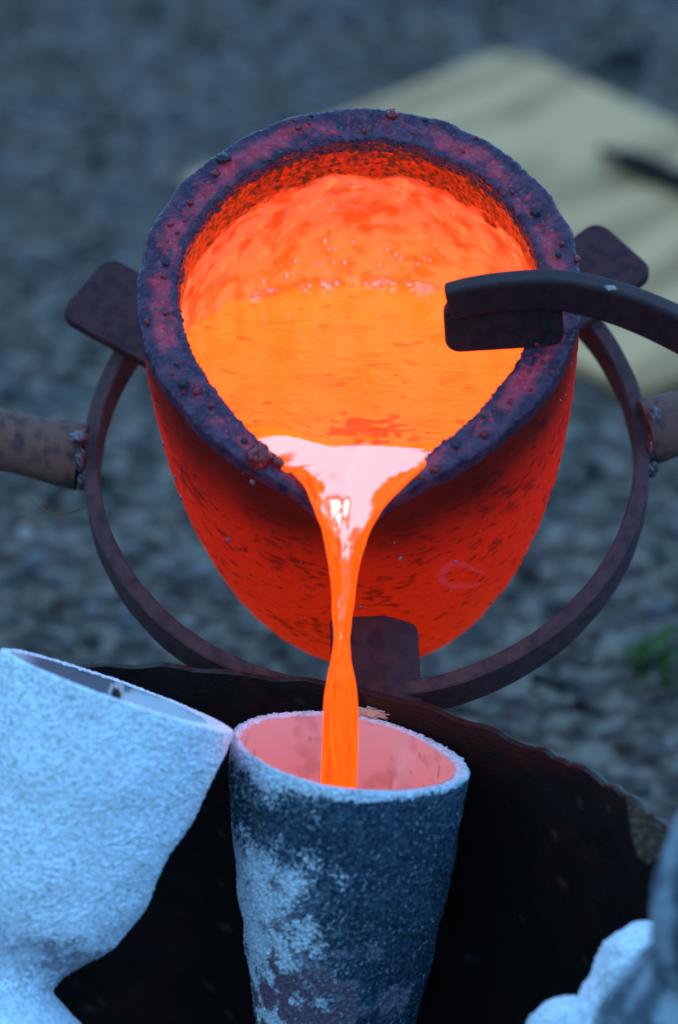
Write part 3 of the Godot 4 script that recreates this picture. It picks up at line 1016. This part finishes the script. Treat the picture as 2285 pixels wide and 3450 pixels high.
func make_centre_mould() -> void:
	var M := Vector3(0.007, 0.3475, 0.163)
	var foot := Vector3(-0.0055, 0.085, 0.178)
	var n := (M - foot).normalized()
	var e1 := (Vector3(1, 0, 0) - n * n.x).normalized()
	var e2 := n.cross(e1)
	if e2.z > 0:
		e2 = -e2                                    # e2 points away from the camera
	var t := thing("shell_mould", "soot stained dark shell mould with pale rim catching the poured stream", "mould", foot, "ceramic shell moulds standing in the drum")
	var H := (M - foot).length()
	var skew := func(x: float, z: float, v: float) -> float:   # the mouth is cut a little aslant
		return (-0.105 * x - 0.065 * z) * pow(1.0 - v, 2.0)
	var radius := func(a: float, v: float) -> float:
		var sq := 1.0 + 0.020 * cos(4.0 * a + 0.6) + 0.012 * cos(3.0 * a + 1.0)
		var r := lerpf(0.0790, 0.0440, pow(v, 1.25))
		r += 0.0030 * sin(PI * clampf(v * 1.5, 0, 1)) * maxf(0.0, -cos(a))
		return r * lerpf(sq, 1.0, v)
	var sm := stucco_material()
	var body := grid(560, 320, true, func(u: float, v: float) -> Vector3:
		var a := u * TAU
		var dir := e1 * cos(a) + e2 * sin(a)
		var r: float = radius.call(a, v)
		var p: Vector3 = n * (H * (1.0 - v) + skew.call(cos(a) * r, sin(a) * r, v)) + dir * r
		return p + dir * (0.0018 * n3(nb, p, 24.0) + 2.1 * grain(p)), false,
	func(u: float, v: float, p: Vector3) -> Color:
		var a := u * TAU
		var x := cos(a)                              # -1 left, 1 right, as seen from the front
		var w := nf.get_noise_3d(p.x * 38, p.y * 38, p.z * 38)
		var fine := n3(na, p, 230.0) * 0.55 + n3(nb, p, 420.0) * 0.5
		# soot: most of the right side, and a belt below the rim
		var s := (x + 0.36) * 2.2 + 1.4 * w + 0.10
		s = maxf(s, 1.1 - absf(v - 0.13) / 0.10 + 0.9 * w + (x + 0.5) * 0.6)
		s -= smoothstep(0.03, 0.0, v) * 3.0 - 0.2
		var soot := smoothstep(-0.45, 0.75, s - 1.1 * fine)
		var c := white_stucco(p)
		var rosy := smoothstep(0.1, 0.6, w * 1.6 + (v - 0.46) * 3.0 - maxf(x - 0.1, 0.0) * 1.2 - 0.5 * fine)
		c = c.lerp(Color(0.13, 0.068, 0.115), rosy * 0.95)
		var dark := Color(0.014, 0.036, 0.064).lerp(Color(0.052, 0.092, 0.135), smoothstep(-0.25, 0.5, fine + 0.5 * w))
		c = c.lerp(dark, soot * (1.0 - 0.75 * rosy))
		return c.lerp(Color(0.32, 0.38, 0.40), smoothstep(0.50, 0.75, n3(na, p + Vector3(7, 0, 0), 290.0)) * soot * 0.6))
	part("shell", body, sm, t)
	var lip := grid(460, 14, true, func(u: float, v: float) -> Vector3:
		var a := u * TAU
		var dir := e1 * cos(a) + e2 * sin(a)
		var r: float = radius.call(a, 0.0) - v * (0.0085 + 0.0015 * cos(a + 0.3) + 0.0008 * n3(na, dir, 9.0))
		var p: Vector3 = n * (H + skew.call(cos(a) * r, sin(a) * r, 0.0) + 0.0022 * sin(pow(v, 0.7) * PI)) + dir * r
		var g := 2.1 * grain(p)
		return p + dir * (0.0018 * n3(nb, p, 24.0) + g) * (1.0 - v) + n * g * (1.0 - v), true,
	func(_u: float, _v: float, p: Vector3) -> Color:
		return white_stucco(p).lerp(Color(0.30, 0.30, 0.36), 0.45).lerp(Color(0.16, 0.17, 0.19), 0.5 * smoothstep(0.1, 0.5, n3(nf, p, 110.0))))
	part("rim", lip, sm, t)
	var gm := mat(Color.WHITE, 0.75)
	gm.vertex_color_use_as_albedo = true
	var inside := grid(200, 110, true, func(u: float, v: float) -> Vector3:
		var a := u * TAU
		var dir := e1 * cos(a) + e2 * sin(a)
		var vv := v * 0.9
		var r: float = radius.call(a, vv) - 0.0082 - 0.0015 * cos(a + 0.3)
		# a dent in the wax left its fold in the far wall
		r -= 0.011 * exp(-pow((a - 0.95) / 0.13, 2.0)) * smoothstep(0.02, 0.16, vv)
		if v > 0.985:
			r = 0.001
		var p: Vector3 = n * (H * (1.0 - vv) + 0.0006 + skew.call(cos(a) * r, sin(a) * r, vv)) + dir * r
		return p, true,
	func(_u: float, v: float, p: Vector3) -> Color:
		var c := Color(0.33, 0.31, 0.325)
		var smear := smoothstep(0.15, 0.5, n3(nf, p, 42.0)) * 0.35
		c = c.lerp(Color(0.14, 0.11, 0.11), smear)
		return c.lerp(Color(0.1, 0.09, 0.09), smoothstep(0.78, 0.84, nb.get_noise_3d(p.x * 420, p.y * 50, p.z * 420)) * 0.6))
	part("lining", inside, gm, t)


func make_right_moulds() -> void:
	# the near shell at the right edge, out of focus
	var base := Vector3(0.262, 0.0, 0.55)
	var t := thing("shell_mould", "grey blue shell mould nearest the camera at the right edge", "mould", base, "ceramic shell moulds standing in the drum")
	var sm := stucco_material()
	var prof := [[0.0, 0.116], [0.2, 0.116], [0.33, 0.114], [0.355, 0.112], [0.38, 0.098], [0.397, 0.081], [0.42, 0.0785], [0.445, 0.079], [0.47, 0.074], [0.49, 0.067], [0.515, 0.052], [0.535, 0.030], [0.54, 0.002]]
	var near := grid(260, 260, true, func(u: float, v: float) -> Vector3:
		var a := u * TAU
		var q := v * (prof.size() - 1)
		var i := mini(int(q), prof.size() - 2)
		var f := q - i
		var h := lerpf(prof[i][0], prof[i + 1][0], f)
		var r := cubic_interpolate(prof[i][1], prof[i + 1][1], prof[maxi(i - 1, 0)][1], prof[mini(i + 2, prof.size() - 1)][1], f)
		var p := Vector3(cos(a) * r, h, sin(a) * r)
		return p + Vector3(cos(a), 0, sin(a)) * (0.004 * n3(nb, p, 14.0) + 2.1 * grain(p)), false,
	func(u: float, _v: float, p: Vector3) -> Color:
		var c := white_stucco(p).lerp(Color(0.10, 0.14, 0.17), 0.78)
		var s := smoothstep(-0.2, 0.35, n3(nf, p, 26.0) + 0.3 * n3(na, p, 200.0))
		return c.lerp(Color(0.022, 0.036, 0.052), s * 0.85))
	part("shell", near, sm, t)
	# white forked piece behind it
	var b2 := Vector3(0.170, 0.055, 0.36)
	var w := thing("shell_mould", "small white forked shell mould lying between drum wall and nearest mould", "mould", b2, "ceramic shell moulds standing in the drum")
	var lobes := [[Vector3(0.027, 0.230, 0.0), Vector3(0.002, 0.150, 0.0), 0.036, 0.044, "upper_lobe"], [Vector3(-0.022, 0.189, 0.012), Vector3(-0.010, 0.10, 0.01), 0.031, 0.044, "lower_lobe"]]
	for l in lobes:
		var A: Vector3 = l[0]
		var B: Vector3 = l[1]
		var dirn := (A - B).normalized()
		var s1 := dirn.cross(Vector3(0, 0, 1)).normalized()
		var s2 := dirn.cross(s1)
		var L := (A - B).length()
		var ra: float = l[2]
		var rb: float = l[3]
		var g := grid(150, 130, true, func(u: float, v: float) -> Vector3:
			var a := u * TAU
			var pos: Vector3
			var rad: float
			var dir := s1 * cos(a) + s2 * sin(a)
			if v < 0.3:
				var b := v / 0.3 * PI / 2
				pos = A + dirn * ra * cos(b)
				rad = ra * sin(b)
			elif v > 0.75:
				var b := (v - 0.75) / 0.25 * PI / 2
				pos = B - dirn * rb * sin(b)
				rad = rb * cos(b)
			else:
				var f := (v - 0.3) / 0.45
				pos = A.lerp(B, f)
				rad = lerpf(ra, rb, f)
			var p := pos + dir * rad
			return p + dir * (0.0030 * n3(nb, p, 28.0) + 0.001 * n3(na, p, 75.0) + 2.4 * grain(p)), false,
		func(_u: float, _v: float, p: Vector3) -> Color:
			return white_stucco(p))
		part(l[4], g, sm, w)


# ---------------------------------------------------------------- background
func make_board() -> void:
	var corners := [Vector3(0.190, 0, -2.493), Vector3(0.236, 0, -2.487), Vector3(0.690, 0, -1.735), Vector3(0.304, 0, -1.340), Vector3(-0.182, 0, -2.005)]
	var o := Vector3(0.255, 0.012, -1.97)
	var b := thing("plywood_board", "pale plywood board with knots and brown grain lying on the gravel", "board", o)
	var flat := PackedVector2Array()
	for c in corners:
		flat.append(Vector2(c.x - o.x, -(c.z - o.z)))
	var m := mat(Color.WHITE, 0.75)
	var along := Vector2(0.484, -0.817).normalized()
	m.albedo_texture = picture(768, 768, func(u: float, v: float) -> Color:
		var p := Vector2(u - 0.5, v - 0.5) * 1.3
		var gx := p.dot(Vector2(0.606, -0.795))
		var gy := p.dot(Vector2(0.795, 0.606))
		var w := 0.02 * na.get_noise_2d(gx * 3.0, gy * 4.0)
		var rings := nf.get_noise_2d(gx * 1.6, (gy + w) * 22.0)
		var wide := nb.get_noise_2d(gx * 1.2 + 4.0, (gy + w) * 9.0)
		var c := Color(0.46, 0.25, 0.118)
		c = c.lerp(Color(0.30, 0.155, 0.07), 0.9 * smoothstep(0.0, 0.35, wide) + 0.25 * smoothstep(0.0, 0.4, rings))
		for k in [Vector2(-0.12, 0.12), Vector2(0.08, 0.03), Vector2(0.2, -0.2)]:
			var d: float = Vector2((gx - k.x) / 0.05, (gy - k.y) / 0.024).length()
			c = c.lerp(Color(0.22, 0.11, 0.04), 0.7 * smoothstep(1.0, 0.4, d))
		return c)
	var top := plate(flat, 0.010, 0.0015)
	var arr := top.surface_get_arrays(0)
	var uv := PackedVector2Array()
	for p in (arr[Mesh.ARRAY_VERTEX] as PackedVector3Array):
		uv.append(Vector2(p.x / 1.3 + 0.5, 0.5 - p.y / 1.3))
	arr[Mesh.ARRAY_TEX_UV] = uv
	var face := ArrayMesh.new()
	face.add_surface_from_arrays(Mesh.PRIMITIVE_TRIANGLES, arr)
	var lie := Transform3D(Basis.from_euler(Vector3(-PI / 2, 0, 0)), Vector3(0, 0.003, 0))
	part("face_veneer", face, m, b, lie)
	var core := part("core_ply", plate(flat, 0.009, 0.001), mat(lin(0.20, 0.12, 0.06), 0.85), b, Transform3D(lie.basis * 0.997, Vector3(0, -0.0065, 0)))
	core.set_meta("label", "brown layered edge of the board")
	# charred stick on the board
	var st := []
	for k in 10:
		var f := k / 9.0
		st.append(Vector3(0.306, 0.030, -2.075).lerp(Vector3(0.45, 0.034, -1.88), f) + Vector3(0, 0.002 * sin(f * 9.0), 0.004 * sin(f * 5.0)))
	var s := part("charred_stick", tube(st, func(t: float) -> float: return lerpf(0.006, 0.015, smoothstep(0.0, 0.35, t)), 16, 0.25), mat(lin(0.012, 0.010, 0.010), 0.8), self)
	tag(s, "short charred black stick lying on the pale plywood board", "stick")


func make_small_things() -> void:
	# green weed at the right
	var o := Vector3(0.30, 0.0, -0.70)
	var w := thing("weed_plant", "low green leafy weed growing from the gravel at the right", "plant", o)
	var green := [mat(lin(0.030, 0.050, 0.010), 0.6), mat(lin(0.040, 0.062, 0.012), 0.6), mat(lin(0.02, 0.036, 0.008), 0.6)]
	for g in green:
		g.backlight_enabled = true
		g.backlight = Color(0.10, 0.16, 0.04)
	for i in 42:
		var a := rng.randf() * TAU
		var L := rng.randf_range(0.02, 0.042)
		var wd := L * rng.randf_range(0.28, 0.45)
		var root := Vector3(rng.randf_range(-0.05, 0.07), 0.004, rng.randf_range(-0.05, 0.05))
		var lift := rng.randf_range(0.25, 0.9)
		var leaf := grid(6, 10, false, func(u: float, v: float) -> Vector3:
			var x := (u - 0.5) * wd * pow(sin(PI * clampf(v, 0.02, 0.98)), 0.7)
			var y := L * lift * sin(v * 1.9) + absf(u - 0.5) * wd * 0.35
			return Vector3(x, y, v * L), false)
		part("leaf", leaf, green[i % 3], w, Transform3D(Basis.from_euler(Vector3(0, a, 0)), root))
	# dark lump far behind
	var lump := part("dark_stone", blob(Vector3(0.035, 0.018, 0.022), 0.4, 1.5, 20, 12), mat(lin(0.02, 0.018, 0.02), 0.8), self, Transform3D(Basis.from_euler(Vector3(0, 0.6, 0)), Vector3(0.356, 0.012, -2.49)))
	tag(lump, "dark stone on the gravel beyond the plywood board", "stone")
	# dry straw caught under the left pipe
	var straw := []
	for k in 14:
		var f := k / 13.0
		straw.append(Vector3(-0.222 + 0.044 * f, 0.418 - 0.008 * f - 0.006 * sin(f * PI), -0.108 + 0.006 * sin(f * 5.0)))
	var sp := part("dry_straw", tube(straw, func(_t: float) -> float: return 0.0006, 6), mat(lin(0.16, 0.10, 0.05), 0.8), self)
	tag(sp, "thin dry straw hanging under the left pipe handle", "straw")
	# thin curls of smoke off the hot crucible
	var haze := mat(Color(0.75, 0.55, 0.68, 0.02), 1.0)
	haze.transparency = BaseMaterial3D.TRANSPARENCY_ALPHA
	var curls := [[Vector3(0.083, 0.465, 0.135), 0.017, 0.0080, 0.5, 5.4, 0.0026, "faint pink loop of smoke in front of the crucible's right side"], [Vector3(0.126, 0.440, 0.07), 0.016, 0.020, -0.6, 1.5, 0.0024, "faint grey curl of smoke beside the crucible above the ring"]]
	for q in curls:
		var path := []
		for k in 30:
			var a: float = lerpf(q[3], q[4], k / 29.0)
			path.append(q[0] + Vector3(cos(a) * q[1], sin(a) * q[2], 0.004 * sin(a * 2.0)) * (1.0 + 0.25 * n3(na, Vector3(a, q[1] * 300.0, 0), 0.9)))
		var rr: float = q[5]
		var sk := part("smoke_wisp", tube(path, func(f: float) -> float: return rr * (0.4 + 0.6 * sin(PI * f)), 14, 0.3), haze, self)
		sk.name = numbered("smoke_wisp")
		tag(sk, q[6], "smoke", "smoke wisps by the crucible")
	# ash flakes on the drum wall behind the catching mould
	var ash := mat(lin(0.30, 0.25, 0.20), 0.9)
	var fl := part("ash_flake", blob(Vector3(0.012, 0.0028, 0.004), 0.6, 2.6, 30, 16), ash, self, Transform3D(Basis.from_euler(Vector3(0.3, 0, -0.12)), Vector3(0.024, 0.3395, 0.0845)))
	tag(fl, "pale ash flake stuck behind the rim of the catching mould", "ash")
